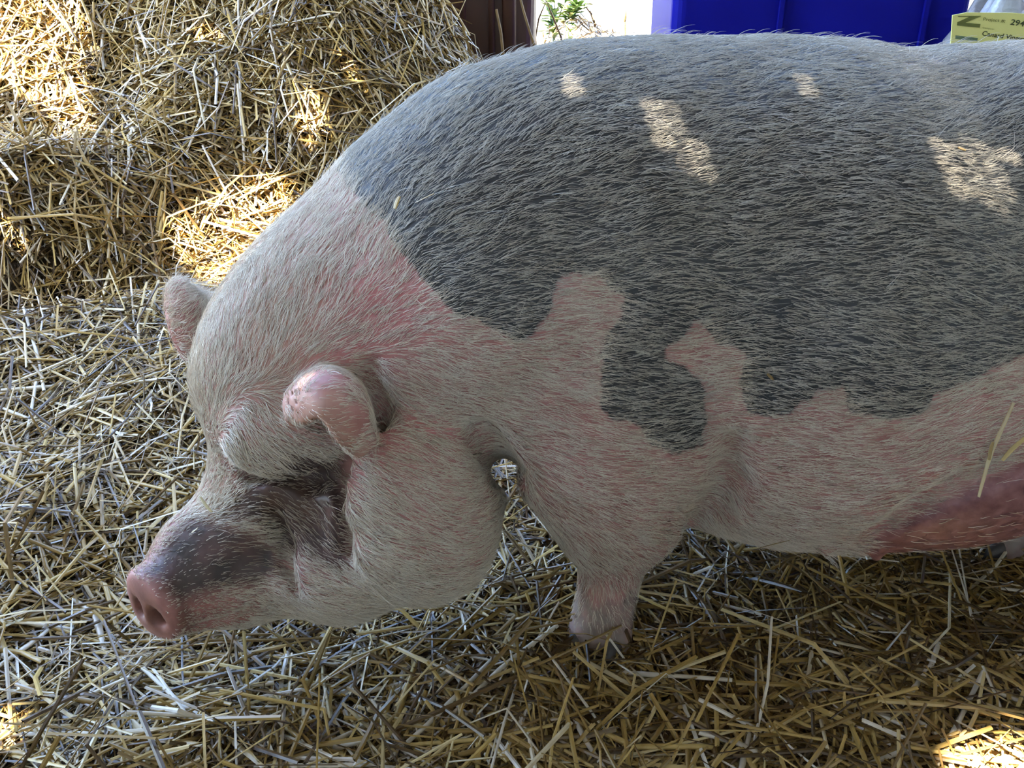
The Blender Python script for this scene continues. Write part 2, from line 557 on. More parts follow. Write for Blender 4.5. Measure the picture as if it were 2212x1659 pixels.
def fp(u, v, off): return lat(u, v, FB[1] + off)
far_ear = [
    [fp(405, 770, .0), fp(428, 740, -.012), fp(458, 705, .0), fp(480, 668, .02)],
    [fp(384, 728, .0), fp(408, 700, -.018), fp(440, 672, -.006), fp(466, 656, .016)],
    [fp(368, 680, .005), fp(388, 660, -.014), fp(416, 642, -.004), fp(442, 640, .014)],
    [fp(364, 636, .012), fp(378, 625, .0), fp(396, 620, .004), fp(414, 622, .014)],
    [fp(376, 612, .018), fp(381, 609, .014), fp(386, 608, .014), fp(391, 610, .018)],
]
add_cloud(ear_cloud(far_ear, 34, 26), .0095, .012)
# teats and navel skin along the belly edge
for u_, v_ in ((1785, 1200), (1893, 1206)):
    t_ = hit(u_, v_ - 10, .0)
    add_cone(t_ + np.array([0, 0, .004]), t_ + np.array([0, -.002, -.006]), .011, .008, .012)
# low bulges so that the hide is not geometrically smooth
gx_, gy_, gz_ = [a[:, None, None] if i == 0 else a[None, :, None] if i == 1 else a[None, None, :] for i, a in enumerate(gax)]
D += (.0022 * np.sin(23 * gx_ + 9 * gz_) * np.sin(19 * gz_ + 4 * gy_) + .0012 * np.sin(47 * gx_ - 31 * gz_) * np.sin(41 * gy_ + 17 * gz_)).astype(np.float32)
D += .003

def surface_nets(D):
    S = D < 0
    nx, ny, nz = D.shape
    cnt = np.zeros((nx - 1, ny - 1, nz - 1), np.int8)
    for i in (0, 1):
        for j in (0, 1):
            for k in (0, 1):
                cnt += S[i:nx - 1 + i, j:ny - 1 + j, k:nz - 1 + k]
    act = (cnt > 0) & (cnt < 8)
    idx = np.full(act.shape, -1, np.int64)
    cells = np.argwhere(act)
    idx[act] = np.arange(len(cells))
    acc = np.zeros((len(cells), 3)); num = np.zeros(len(cells))
    cor = [(i, j, k) for i in (0, 1) for j in (0, 1) for k in (0, 1)]
    for a in cor:
        for ax in range(3):
            if a[ax] == 0:
                b = list(a); b[ax] = 1
                da = D[cells[:, 0] + a[0], cells[:, 1] + a[1], cells[:, 2] + a[2]]
                db = D[cells[:, 0] + b[0], cells[:, 1] + b[1], cells[:, 2] + b[2]]
                x = (da < 0) != (db < 0)
                t = np.where(x, da / np.where(x, da - db, 1), 0)
                p = np.array(a, float)[None] + np.zeros((len(cells), 3)); p[:, ax] = t
                acc += p * x[:, None]; num += x
    V = cells + acc / num[:, None]
    F = []
    for ax in range(3):
        a = [slice(None)] * 3; b = [slice(None)] * 3
        a[ax] = slice(0, -1); b[ax] = slice(1, None)
        e = np.argwhere(S[tuple(a)] != S[tuple(b)])
        o1, o2 = [(1, 2), (2, 0), (0, 1)][ax]
        ok = (e[:, o1] > 0) & (e[:, o2] > 0) & (e[:, o1] < D.shape[o1] - 1) & (e[:, o2] < D.shape[o2] - 1)
        e = e[ok]
        def cell(d1, d2):
            c = e.copy(); c[:, o1] -= d1; c[:, o2] -= d2
            return idx[c[:, 0], c[:, 1], c[:, 2]]
        q = np.stack([cell(1, 1), cell(0, 1), cell(0, 0), cell(1, 0)], -1)
        flip = ~S[tuple(a)][e[:, 0], e[:, 1], e[:, 2]]
        q[flip] = q[flip][:, ::-1]
        F.append(q)
    return V, np.concatenate(F)
PV, PF = surface_nets(D)
PV = G0 + PV * H
# light smoothing
E_ = np.concatenate([PF[:, [0, 1]], PF[:, [1, 2]], PF[:, [2, 3]], PF[:, [3, 0]]])
deg = np.bincount(E_[:, 0], minlength=len(PV)) + np.bincount(E_[:, 1], minlength=len(PV))
for _ in range(3):
    s = np.zeros_like(PV)
    for ax in range(3):
        s[:, ax] = np.bincount(E_[:, 0], PV[E_[:, 1], ax], len(PV)) + np.bincount(E_[:, 1], PV[E_[:, 0], ax], len(PV))
    PV += .5 * (s / deg[:, None] - PV)
fn = np.cross(PV[PF[:, 2]] - PV[PF[:, 0]], PV[PF[:, 3]] - PV[PF[:, 1]])
PN = np.zeros_like(PV)
for c_ in range(4):
    for ax in range(3): PN[:, ax] += np.bincount(PF[:, c_], fn[:, ax], len(PV))
PN /= np.linalg.norm(PN, axis=1, keepdims=True) + 1e-12

slit_ = [hit(u_, v_) for u_, v_ in ((524, 1032), (570, 1026), (620, 1030), (664, 1038), (705, 1024), (742, 1000))]
slit_d = np.full(len(PV), 9.0)
for a_, b_ in zip(slit_[:-1], slit_[1:]):
    for t_ in np.linspace(0, 1, 5): slit_d = np.minimum(slit_d, np.sqrt(((PV - a_ * (1 - t_) - b_ * t_) ** 2).sum(1)))

# ---------------- hide markings: sampled on the near flank, mirrored to the far flank
def mid_y(x): return np.where(x < -.2, (x + .2) * .36, 0.0)
def seen_px(P, N):
    my = mid_y(P[:, 0])
    far = (P[:, 1] > my + .02)
    Q = P.copy(); Q[:, 1] = np.where(far, 2 * my - P[:, 1], P[:, 1])
    u, v, w = project(wld(Q))
    return u, v, far
pu, pv, pfar = seen_px(PV, PN)
def poly_sd(u, v, poly):
    poly = np.asarray(poly, float); d = np.full(u.shape, 1e9)
    for a, b in zip(poly, np.roll(poly, -1, 0)):
        ab = b - a; h = np.clip(((u - a[0]) * ab[0] + (v - a[1]) * ab[1]) / (ab @ ab), 0, 1)
        d = np.minimum(d, (u - a[0] - h * ab[0]) ** 2 + (v - a[1] - h * ab[1]) ** 2)
    d = np.sqrt(d)
    return np.where(in_poly(u, v, poly), d, -d)
black = [(690, 300), (760, 420), (830, 480), (862, 545), (900, 590), (950, 645), (985, 682), (1060, 700), (1120, 742), (1150, 722),
         (1185, 682), (1205, 612), (1240, 590), (1285, 590), (1312, 622), (1345, 642), (1340, 682), (1305, 730), (1298, 800), (1295, 870),
         (1320, 905), (1385, 920), (1395, 945), (1430, 975), (1480, 980), (1520, 957), (1525, 900), (1528, 850), (1510, 820), (1480, 797),
         (1440, 772), (1435, 750), (1480, 725), (1510, 690), (1535, 720), (1550, 745), (1600, 755), (1612, 775), (1595, 830), (1605, 870),
         (1625, 897), (1700, 897), (1750, 862), (1765, 845), (1820, 835), (1830, 870), (1845, 897), (1920, 908), (1990, 897), (2020, 852),
         (2100, 820), (2160, 790), (2230, 760), (2500, 700), (3300, 700), (3300, -600), (690, -600)]
dark = poly_sd(pu, pv, black)
muzzle_p = [(300, 1235), (345, 1180), (395, 1118), (450, 1115), (540, 1140), (600, 1180), (610, 1235), (560, 1268), (455, 1280), (410, 1300), (385, 1310), (345, 1265)]
grey = sstep(-25, 30, poly_sd(pu, pv, muzzle_p)) * .95
face_p = [(600, 965), (735, 975), (748, 1010), (757, 1100), (756, 1230), (720, 1240), (650, 1200), (600, 1200), (560, 1140), (450, 1130), (500, 1075), (540, 1035), (590, 1010)]
grey = np.maximum(grey, sstep(-30, 30, poly_sd(pu, pv, face_p)) * .9)
rim_p = [(352, 1285), (392, 1290), (430, 1340), (420, 1372), (392, 1376), (380, 1320)]
grey = np.maximum(grey, sstep(-10, 10, poly_sd(pu, pv, rim_p)) * .45)
def blot(u0, v0, ru, rv): return np.exp(-((pu - u0) / ru) ** 2 - ((pv - v0) / rv) ** 2)
red = 1.0 * blot(830, 650, 100, 85) + .85 * blot(740, 760, 90, 50) + .8 * blot(905, 930, 70, 30) + .5 * blot(830, 1010, 40, 60) + .45 * blot(960, 700, 60, 90) + .5 * blot(450, 1330, 130, 50) + .35 * blot(900, 1080, 120, 150) + .3 * blot(1300, 1000, 200, 120)
snoutf = np.exp(-(((PV - sc_) ** 2).sum(1) / .045 ** 2) ** 2)
stain = .8 * blot(590, 1085, 26, 50) + .8 * blot(660, 1090, 40, 40)
stain = np.maximum(stain, .3 * sstep(-25, 25, poly_sd(pu, pv, [(385, 1300), (460, 1275), (560, 1265), (640, 1250), (640, 1300), (560, 1345), (470, 1380), (385, 1380)])))
yellow = .6 * blot(470, 1090, 45, 40) + .35 * blot(560, 640, 130, 260)
bare_p = [(1860, 1225), (1860, 1180), (1980, 1112), (2080, 1058), (2230, 990), (2500, 950), (2500, 1250), (2100, 1225)]
bare = sstep(-14, 10, poly_sd(pu, pv, bare_p))
foot = sstep(.115, .095, PV[:, 2] + .014 * np.sin(PV[:, 0] * 130 + 3) * np.sin(PV[:, 1] * 110) + .010 * np.sin(PV[:, 0] * 61 - PV[:, 1] * 90)) * (PV[:, 0] > -.15)
ear_in = np.zeros(len(PV)); ear_d = np.full(len(PV), 9.0)
for r_ in near_ear[3:]:
    for c0_, c1_ in zip(r_[:-1], r_[1:]):
        for t_ in np.linspace(0, 1, 4): ear_in = np.maximum(ear_in, np.exp(-((PV - (c0_ * (1 - t_) + c1_ * t_)) ** 2).sum(1) / .017 ** 2))
for r_ in near_ear:
    for c0_ in r_: ear_d = np.minimum(ear_d, np.sqrt(((PV - c0_) ** 2).sum(1)))

me = np_mesh('body', PV, PF, None, True)
def vattr(name, a):
    at_ = me.attributes.new(name, 'FLOAT', 'POINT')
    at_.data.foreach_set('value', np.ascontiguousarray(a, np.float32))
vattr('dark', dark); vattr('grey', grey); vattr('red', np.clip(red, 0, 1)); vattr('snout', snoutf)
vattr('stain', np.clip(stain, 0, 1)); vattr('yellow', np.clip(yellow, 0, 1)); vattr('bare', bare); vattr('foot', foot); vattr('ear', ear_in)

m = NT('pig_skin')
big = m.noise(9, 4); fine = m.noise(120, 3); mid = m.noise(38, 4)
base = m.ramp(mid, [(.3, (.44, .19, .17)), (.55, (.56, .285, .255)), (.75, (.60, .37, .325))])
base = m.mix(m.math('MULTIPLY', m.attr('red').outputs['Fac'], m.ramp(mid, [(.35, (.35, .35, .35)), (.6, (1, 1, 1))])), base, (.60, .20, .20))
base = m.mix(m.math('MULTIPLY', m.attr('yellow').outputs['Fac'], .8), base, (.60, .50, .25))
base = m.mix(m.math('MULTIPLY', m.attr('bare').outputs['Fac'], .9), base, m.ramp(m.noise(70, 5), [(.3, (.15, .058, .060)), (.55, (.28, .125, .125)), (.75, (.38, .20, .195))]))
base = m.mix(m.math('MULTIPLY', m.attr('ear').outputs['Fac'], .8), base, (.55, .32, .23))
base = m.mix(m.math('MULTIPLY', m.attr('snout').outputs['Fac'], .9), base, m.ramp(m.noise(45, 5), [(.3, (.13, .055, .037)), (.6, (.25, .110, .075)), (.8, (.33, .165, .12))]))
g = m.attr('grey').outputs['Fac']
g = m.math('MULTIPLY', g, m.ramp(m.noise(26, 5), [(.25, (.78, .78, .78)), (.6, (1, 1, 1))]))
base = m.mix(g, base, (.035, .032, .028))
base = m.mix(m.math('MULTIPLY', m.attr('stain').outputs['Fac'], .75), base, (.12, .058, .028))
dk = m.math('ADD', m.attr('dark').outputs['Fac'], m.math('MULTIPLY', m.math('SUBTRACT', m.noise(60, 3), .5), 34.0))
dk = m.math('MULTIPLY', m.math('ADD', dk, 4.0), .125, True)
blk = m.ramp(big, [(.3, (.030, .030, .032)), (.7, (.060, .060, .062))])
base = m.mix(dk, base, blk)
base = m.mix(m.math('MULTIPLY', m.attr('foot').outputs['Fac'], m.ramp(m.noise(50, 5), [(.3, (.5, .5, .5)), (.6, (.9, .9, .9))])), base, (.28, .235, .20))
m.col(base)
m.set(Roughness=.52)
m.bump(m.math('ADD', fine, m.math('MULTIPLY', m.noise(300, 3), .5)), .35, .0015)
me.materials.append(m.m)
pig = empty('pig', PO, PHI)
tag(pig, 'large pale pink pig with black patches and cream bristles standing on straw', 'pig')
body = link(bpy.data.objects.new('body', me), pig)

# hooves
M_hoof = plain('hoof_horn', (.06, .05, .045), .5, .3, 20, .2)
def hoof(p, d, L=.045, W=.026, Ht=.034):
    bm = bmesh.new()
    bmesh.ops.create_uvsphere(bm, u_segments=14, v_segments=9, radius=1)
    for v in bm.verts:
        x, y, z = v.co
        taper = 1 - .35 * max(x, 0)
        v.co = (x * L * .62, y * W * .6 * taper, max(z, -.45) * Ht * .7 * (1 - .35 * max(x, 0)) + .006)
    a = math.atan2(d[1], d[0])
    bmesh.ops.rotate(bm, matrix=Matrix.Rotation(a, 3, 'Z'), verts=bm.verts)
    bmesh.ops.translate(bm, vec=p, verts=bm.verts)
    return bm_obj('hoof', bm, M_hoof, pig, True)
for p_, d_ in (((-.034, -.158, .018), (-.8, -.4)), ((.008, -.180, .018), (-.5, -.8)), ((-.012, .105, .018), (-1, -.1)), ((-.008, .140, .018), (-1, .1)),
               ((.672, -.078, .022), (-1, -.15)), ((.672, -.020, .022), (-1, .1)), ((.965, .11, .018), (-1, -.1)), ((.965, .15, .018), (-1, .1))):
    hoof(p_, d_)
# eyes, almost closed, deep in their folds
M_eye = plain('eye', (.012, .008, .006), .15, .2, 30)
for e_ in (hit(664, 1034, .042), hit(664, 1034, .042) * np.array([1, 0, 1]) + np.array([-.03, .02, 0])):
    bm = bmesh.new(); bmesh.ops.create_uvsphere(bm, u_segments=16, v_segments=10, radius=.010)
    bmesh.ops.translate(bm, vec=e_, verts=bm.verts)
    bm_obj('eye', bm, M_eye, pig, True)
# ---------------- bristles: real strands rooted on the hide
def make_hair(n_total):
    tri = np.concatenate([PF[:, [0, 1, 2]], PF[:, [0, 2, 3]]])
    A = PV[tri]
    cr = np.cross(A[:, 1] - A[:, 0], A[:, 2] - A[:, 0])
    area = np.linalg.norm(cr, axis=1) * .5
    cen = A.mean(1)
    nrm = cr / (np.linalg.norm(cr, axis=1, keepdims=True) + 1e-12)
    u, v, far = seen_px(cen, nrm)
    hid = 1 - bare[tri[:, 0]]
    sn = snoutf[tri[:, 0]]
    dens = np.ones(len(tri))
    dens *= np.where(far & (cen[:, 1] > .10), .45, 1.0)
    dens *= np.where(cen[:, 0] > .95, .35, 1.0)
    dens *= np.clip(hid, 0.02, 1) * np.clip(1 - 2.2 * sn, 0, 1)
    dens *= np.where((cen[:, 2] < .06), .0, 1.0)
    dens *= np.where(cen[:, 2] < .12, .35, 1.0)
    dens *= np.where(nrm[:, 2] < -.8, .4, 1.0)
    headd = np.sqrt(((cen - np.array([-.45, -.12, .27])) ** 2).sum(1))
    dens *= 1 + .7 * (headd < .22)
    dens *= (1 - .85 * sstep(.7, .93, grey[tri[:, 0]]))
    dens *= 1 - .45 * np.clip(np.exp(-((u - 830) / 110) ** 2 - ((v - 660) / 110) ** 2), 0, 1)
    dens *= np.where(ear_d[tri[:, 0]] < .02, .25, 1.0)
    dens *= np.where((dark[tri[:, 0]] < 0) & (cen[:, 0] > -.12) & (cen[:, 2] < .46), .72, 1.0)
    dens *= np.where(dark[tri[:, 0]] > 0, .50, 1.0)
    dens *= sstep(.012, .020, slit_d[tri[:, 0]])
    dens *= np.where(headd < .22, .7, 1.0)
    w = area * dens
    fi = rng.choice(len(tri), n_total, p=w / w.sum())
    a, b = rng.random(n_total), rng.random(n_total)
    f = a + b > 1; a[f] = 1 - a[f]; b[f] = 1 - b[f]
    T = tri[fi]
    def bary(X):
        e = (lambda q: q[:, None]) if X.ndim == 2 else (lambda q: q)
        return X[T[:, 0]] * e(1 - a - b) + X[T[:, 1]] * e(a) + X[T[:, 2]] * e(b)
    P = bary(PV); N = bary(PN); N /= np.linalg.norm(N, axis=1, keepdims=True)
    u, v, far = seen_px(P, N)
    my = mid_y(P[:, 0])
    Q = P.copy(); Q[:, 1] = np.where(far, 2 * my - P[:, 1], P[:, 1])
    # combing guides on the flank: place, direction
    G = [(430, 1190, 1, -.55), (520, 1230, 1, -.35), (640, 1130, 1, .55), (700, 1200, 1, .45), (600, 1250, 1, .2), (640, 970, 1, .35), (700, 960, 1, .1),
         (470, 1060, .5, -.8), (470, 860, .12, -1), (540, 900, .35, .9), (560, 760, .25, -1), (480, 720, .15, -1), (560, 600, .45, -.9), (660, 620, .45, -.9),
         (700, 440, .65, -.75), (800, 560, .6, -.8), (830, 680, .55, -.8), (860, 820, .9, .3), (880, 960, .9, .45), (800, 1060, .8, .6), (900, 1150, 1, .2), (820, 1280, 1, .05),
         (950, 1240, 1, -.2), (1050, 1050, .85, -.55), (1030, 960, .9, -.35), (960, 800, 1, .1), (900, 330, .75, -.65), (960, 480, .85, -.5), (1050, 250, .85, -.5),
         (1080, 620, 1, -.25), (1300, 200, 1, -.22), (1250, 380, 1, -.32), (1450, 450, 1, -.22), (1250, 640, 1, -.05), (1550, 250, 1, -.12), (1800, 250, 1, -.05),
         (2100, 250, 1, -.14), (1700, 500, 1, -.16), (2000, 500, 1, .04), (2180, 550, 1, -.05), (1150, 900, 1, .1), (1250, 1030, 1, .12), (1400, 1000, 1, -.05),
         (1530, 950, .9, -.45), (1430, 1120, 1, -.15), (1320, 1180, .9, .5), (1320, 1280, .4, 1), (1650, 850, 1, .05), (1650, 1050, 1, .04), (1800, 750, 1, .03),
         (1850, 1000, 1, -.14), (1800, 1150, 1, -.05), (2020, 1020, 1, -.45), (2150, 900, 1, -.45), (2050, 700, 1, .0), (1900, 1130, 1, -.25)]
    gp, gd = [], []
    for gu, gv, du, dv in G:
        p0 = hit(gu, gv); p1 = hit(gu + du * 8, gv + dv * 8)
        d = p1 - p0
        if np.linalg.norm(d) > .05: continue
        gp.append(p0); gd.append(d / np.linalg.norm(d))
    gp.append(np.array([1.1, -.2, .5])); gd.append(np.array([.8, .1, -.6]))
    gp = np.array(gp); gd = np.array(gd)
    dirv = np.zeros_like(P); ws = np.zeros(len(P))
    for p_, d_ in zip(gp, gd):
        w_ = 1 / (((Q - p_) ** 2).sum(1) + .0008) ** 1.6
        dirv += w_[:, None] * d_; ws += w_
    dirv /= ws[:, None]
    dirv[:, 1] = np.where(far, -dirv[:, 1], dirv[:, 1])
    t = dirv - N * (dirv * N).sum(1, keepdims=True)
    t /= np.linalg.norm(t, axis=1, keepdims=True) + 1e-9
    bt = np.cross(N, t)
    # length over the body
    ridge = sstep(.35, .85, N[:, 2]) * sstep(.5, .62, P[:, 2])
    L = np.full(len(P), .026)
    trunk = sstep(-.30, -.05, P[:, 0]) * sstep(.36, .56, P[:, 2])
    L += .022 * trunk + .014 * ridge
    nap = np.exp(-((u - 650) / 200) ** 2 - ((v - 560) / 260) ** 2); L += .012 * nap
    pinkpatch = np.exp(-((u - 850) / 140) ** 2 - ((v - 680) / 140) ** 2); L -= .010 * pinkpatch
    fd = np.sqrt(((P - np.array([-.45, -.13, .24])) ** 2).sum(1))
    L = np.where(fd < .20, np.minimum(L, .020 + .010 * sstep(.10, .20, fd)), L)
    sd = np.sqrt(((P - sc_) ** 2).sum(1))
    L = np.where((slit_d[T[:, 0]] < .035), np.minimum(L, .013), L)
    L = np.minimum(L, .004 + .018 * sstep(.05, .16, sd))
    eard = np.sqrt(((P - ep(705, 890, .03)) ** 2).sum(1))
    L = np.where(eard < .055, np.minimum(L, .011), L)
    L = np.where((P[:, 2] < .2) & (P[:, 0] > -.15) & (P[:, 0] < .2), np.minimum(L, .012 + .05 * np.maximum(P[:, 2] - .08, 0)), L)
    L *= rng.uniform(.55, 1.25, len(P))
    # wisps: neighbours share a swing of direction
    def cellrand(size, seed):
        c = np.floor((P + .25 * size * np.sin(P[:, [1, 2, 0]] * 90)) / size).astype(np.int64)
        h = (c[:, 0] * 73856093) ^ (c[:, 1] * 19349663) ^ (c[:, 2] * 83492791) ^ seed
        return (np.mod(h * 2654435761 % 2 ** 32, 100003) / 100003.0) * 2 - 1
    def wave(sc, ph):
        return np.sin(P[:, 0] * sc + 1.7 * np.sin(P[:, 2] * sc * .8 + ph) + ph) * np.cos(P[:, 2] * sc * 1.3 + P[:, 1] * sc * .9 + 2 * ph + np.sin(P[:, 0] * sc * .6))
    ang = .16 * wave(38, .3) + .12 * wave(95, 1.9) + .07 * cellrand(.009, 11) + rng.normal(0, .11, len(P))
    lift = .15 + .04 * wave(70, 4.0) + rng.normal(0, .06, len(P)) + .10 * ridge
    wild = rng.random(len(P)) < (.012 + .03 * ridge)
    ang = np.where(wild, ang * 2.4, ang); lift = np.where(wild, lift + rng.uniform(.1, .55, len(P)), lift); L = np.where(wild, L * 1.25, L)
    lift = np.clip(lift, .05, 1.0)
    d0 = t * np.cos(ang)[:, None] + bt * np.sin(ang)[:, None]
    K = 5
    s = np.linspace(0, 1, K)
    curl = rng.normal(0, .14, len(P)); sag = .30
    pts = np.zeros((len(P), K, 3), np.float32)
    for k in range(K):
        x = s[k]
        pts[:, k] = (P - N * .001 + d0 * (L * x)[:, None] + N * (L * np.sin(lift) * (x * (1.25 - .55 * x)))[:, None]
                     + bt * (L * curl * x * x)[:, None])
        pts[:, k, 2] -= L * sag * x * x * .35
    # keep strands outside the hide where it folds
    for k in range(1, K):
        g_ = (pts[:, k] - G0) / H
        i_ = np.clip(g_.astype(int), 1, np.array(D.shape) - 3)
        f_ = g_ - i_
        def tri_(off):
            j_ = i_ + off
            r_ = 0
            for a_ in (0, 1):
                for b_ in (0, 1):
                    for c_ in (0, 1):
                        w_ = np.abs(1 - a_ - f_[:, 0]) * np.abs(1 - b_ - f_[:, 1]) * np.abs(1 - c_ - f_[:, 2])
                        r_ = r_ + w_ * D[j_[:, 0] + a_, j_[:, 1] + b_, j_[:, 2] + c_]
            return r_
        o_ = np.eye(3, dtype=int)
        d_ = tri_(0 * o_[0])
        gr = np.stack([tri_(o_[q]) - tri_(-o_[q]) for q in range(3)], -1)
        gr /= np.linalg.norm(gr, axis=1, keepdims=True) + 1e-9
        push = np.clip(.0008 + .0015 * s[k] - d_, 0, .02)
        pts[:, k] += (gr * push[:, None]).astype(np.float32)
    rad = np.repeat((rng.uniform(.00016, .00036, len(P)) * np.where(fd < .24, 1.25, 1))[:, None], K, 1) * (1 - .75 * s[None] ** 1.5)
    hc = bpy.data.hair_curves.new('bristles')
    hc.add_curves([K] * len(P))
    hc.attributes['position'].data.foreach_set('vector', pts.ravel())
    ra = hc.attributes.get('radius') or hc.attributes.new('radius', 'FLOAT', 'POINT')
    ra.data.foreach_set('value', rad.astype(np.float32).ravel())
    tn = hc.attributes.new('tone', 'FLOAT', 'CURVE')
    tone = rng.random(len(P)) * .8 + .2 * (cellrand(.02, 9) * .5 + .5)
    tn.data.foreach_set('value', tone.astype(np.float32))
    st_ = hc.attributes.new('soil', 'FLOAT', 'CURVE')
    st_.data.foreach_set('value', np.clip(bary(stain) + .95 * sstep(.3, .9, bary(grey)) * rng.uniform(.3, 1.2, len(P)), 0, 1).astype(np.float32))
    as_ = hc.attributes.new('ash', 'FLOAT', 'CURVE')
    as_.data.foreach_set('value', (.48 * sstep(-6, 10, bary(dark))).astype(np.float32))
    m = NT('bristle')
    c = m.ramp(m.attr('tone').outputs['Fac'], [(0, (.40, .32, .23)), (.35, (.69, .60, .47)), (.8, (.87, .79, .66)), (1, (.93, .88, .78))])
    c = m.mix(m.math('MULTIPLY', m.attr('soil').outputs['Fac'], .7), c, (.20, .14, .08))
    c = m.mix(m.attr('ash').outputs['Fac'], c, (.33, .33, .30))
    m.col(c)
    m.set(Roughness=.32)
    m.b.inputs['Specular IOR Level'].default_value = .75
    hc.materials.append(m.m)
    return link(bpy.data.objects.new('bristles', hc), pig)
if HAIR:
    make_hair(225000)

# ================================================================== STRAW
def straw_geo(n, cx, cy, cz, yaw, tilt, L, W, bend, slope):
    """flattened hollow stems: n x (3 rings x 4 points)"""
    dx = np.stack([np.cos(yaw) * np.cos(tilt), np.sin(yaw) * np.cos(tilt), np.sin(tilt) + slope], -1)
    dx /= np.linalg.norm(dx, axis=1, keepdims=True)
    side = np.stack([-np.sin(yaw), np.cos(yaw), np.zeros(n)], -1)
    up = np.cross(dx, side)
    roll = rng.uniform(-.9, .9, n)[:, None]
    s2 = side * np.cos(roll) + up * np.sin(roll); u2 = -side * np.sin(roll) + up * np.cos(roll)
    c = np.stack([cx, cy, cz], -1)
    ring = []
    br = rng.uniform(.35, .65, n)
    for k in range(3):
        x = (-.5, 0, .5)[k]
        xx = np.where(k == 1, (br - .5), x)
        off = dx * (L * xx)[:, None] + (s2 * (bend[:, 0:1]) + u2 * bend[:, 1:2]) * (L * (1 if k == 1 else 0))[:, None]
        wk = W * (1, 1, .85)[k]
        p = c + off
        ring += [p + s2 * (wk * .5)[:, None], p + u2 * (wk * .22)[:, None], p - s2 * (wk * .5)[:, None], p - u2 * (wk * .22)[:, None]]
    V = np.stack(ring, 1).reshape(-1, 3)
    fq = []
    for k in range(2):
        for j in range(4):
            fq.append([k * 4 + j, k * 4 + (j + 1) % 4, (k + 1) * 4 + (j + 1) % 4, (k + 1) * 4 + j])
    fq = np.array(fq)
    F = (np.arange(n)[:, None, None] * 12 + fq[None]).reshape(-1, 4)
    return V, F

def scatter(n, xr, yr, thin=True):
    xs, ys = [], []
    got = 0
    while got < n:
        x = rng.uniform(*xr, n * 2); y = rng.uniform(*yr, n * 2)
        p = np.stack([x, y, terrain(x, y)], -1)
        u, v, w = project(p)
        inside = (u > -150) & (u < 2362) & (v < 1800) & (v > -250)
        pr = np.where(inside, 1.0, .10) * np.clip(1.15 / np.maximum(w, .5), .2, 1.4) ** 1.3 / 1.5
        k = rng.random(n * 2) < pr
        xs.append(x[k]); ys.append(y[k]); got += k.sum()
    return np.concatenate(xs)[:n], np.concatenate(ys)[:n]

def straw_field(name, sets, label, cat):
    Vs, Fs, Ts, nv = [], [], [], 0
    for n, xr, yr, Lr, Wr, hmax, tiltsd, tone_mu in sets:
        x, y = scatter(n, xr, yr)
        if name == 'straw_heap': y = np.where((x > -.80) & (y > 1.66), y - .4, y)
        e = .02
        yaw = rng.uniform(0, 2 * np.pi, n)
        if name == 'straw_heap':
            k = rng.random(n) < .6
            yaw = np.where(k, rng.normal(0, .55, n) + np.pi * rng.integers(0, 2, n), yaw)
        tilt = rng.normal(0, tiltsd, n)
        q = rng.random(n)
        L = Lr[0] + (Lr[1] - Lr[0]) * q ** 1.9
        W = rng.uniform(*Wr, n)
        layer = rng.random(n) ** 1.2 * hmax
        slope = (terrain(x + e * np.cos(yaw), y + e * np.sin(yaw)) - terrain(x - e * np.cos(yaw), y - e * np.sin(yaw))) / (2 * e)
        slope = np.clip(slope, -1.3, 1.3)
        bend = rng.normal(0, .04, (n, 2)) + np.where(rng.random((n, 1)) < .12, rng.normal(0, .16, (n, 2)), 0)
        z = terrain(x, y) - .012 + layer + np.abs(np.sin(tilt)) * L * .2
        V, F = straw_geo(n, x, y, z, yaw, tilt, L, W, bend, slope)
        Vs.append(V); Fs.append(F + nv); nv += len(V)
        Ts.append(np.repeat(np.clip(rng.normal(tone_mu - .19, .36, n), 0, 1), 12))
    me = np_mesh(name, np.concatenate(Vs), np.concatenate(Fs), M_straw)
    at_ = me.attributes.new('tone', 'FLOAT', 'POINT')
    at_.data.foreach_set('value', np.concatenate(Ts).astype(np.float32))
    o = link(bpy.data.objects.new(name, me))
    return tag(o, label, cat, kind='stuff')
straw_field('straw_bedding', [(46000, (-1.9, 1.72), (-1.0, .98), (.03, .27), (.0022, .0064), .035, .15, .54),
                              (26000, (-1.5, 1.6), (-.9, .8), (.008, .055), (.0012, .0034), .034, .35, .54),
                              (4000, (.15, 1.02), (.95, 1.38), (.03, .19), (.003, .0080), .035, .17, .5)],
            'trodden straw bedding and short chaff spread over the floor around the pig', 'straw')
straw_field('straw_heap', [(23000, (-2.6, .22), (.92, 1.85), (.05, .30), (.0034, .0075), .05, .26, .62)],
            'loose golden straw heaped up behind the pig', 'straw')

# ---------------- single stalks lying on top of the bedding and the heap
def stalk_mesh(name, L, W, flat, bend, node, tone, seed):
    r = np.random.default_rng(seed)
    K = 7; S = 6
    t = np.linspace(-.5, .5, K)
    kink = r.uniform(-.2, .2)
    cy_ = np.where(t > kink, (t - kink) * bend, 0) * L
    cz_ = (.25 - t * t) * L * r.uniform(-.04, .05)
    V = []
    for i in range(K):
        w = W * (1.0 if flat > .3 else (1.0 - .8 * abs(t[i]) ** 2.2 * 1.6))
        if node and i == 3: w *= 1.28
        for j in range(S):
            a = 2 * math.pi * j / S
            V.append((t[i] * L, cy_[i] + .5 * w * math.cos(a), cz_[i] + .5 * w * flat * math.sin(a)))
    F = [[i * S + j, i * S + (j + 1) % S, (i + 1) * S + (j + 1) % S, (i + 1) * S + j] for i in range(K - 1) for j in range(S)]
    me = np_mesh(name, np.array(V), np.array(F), M_straw, flat > .3)
    a_ = me.attributes.new('tone', 'FLOAT', 'POINT')
    a_.data.foreach_set('value', np.full(len(V), tone, np.float32))
    return me
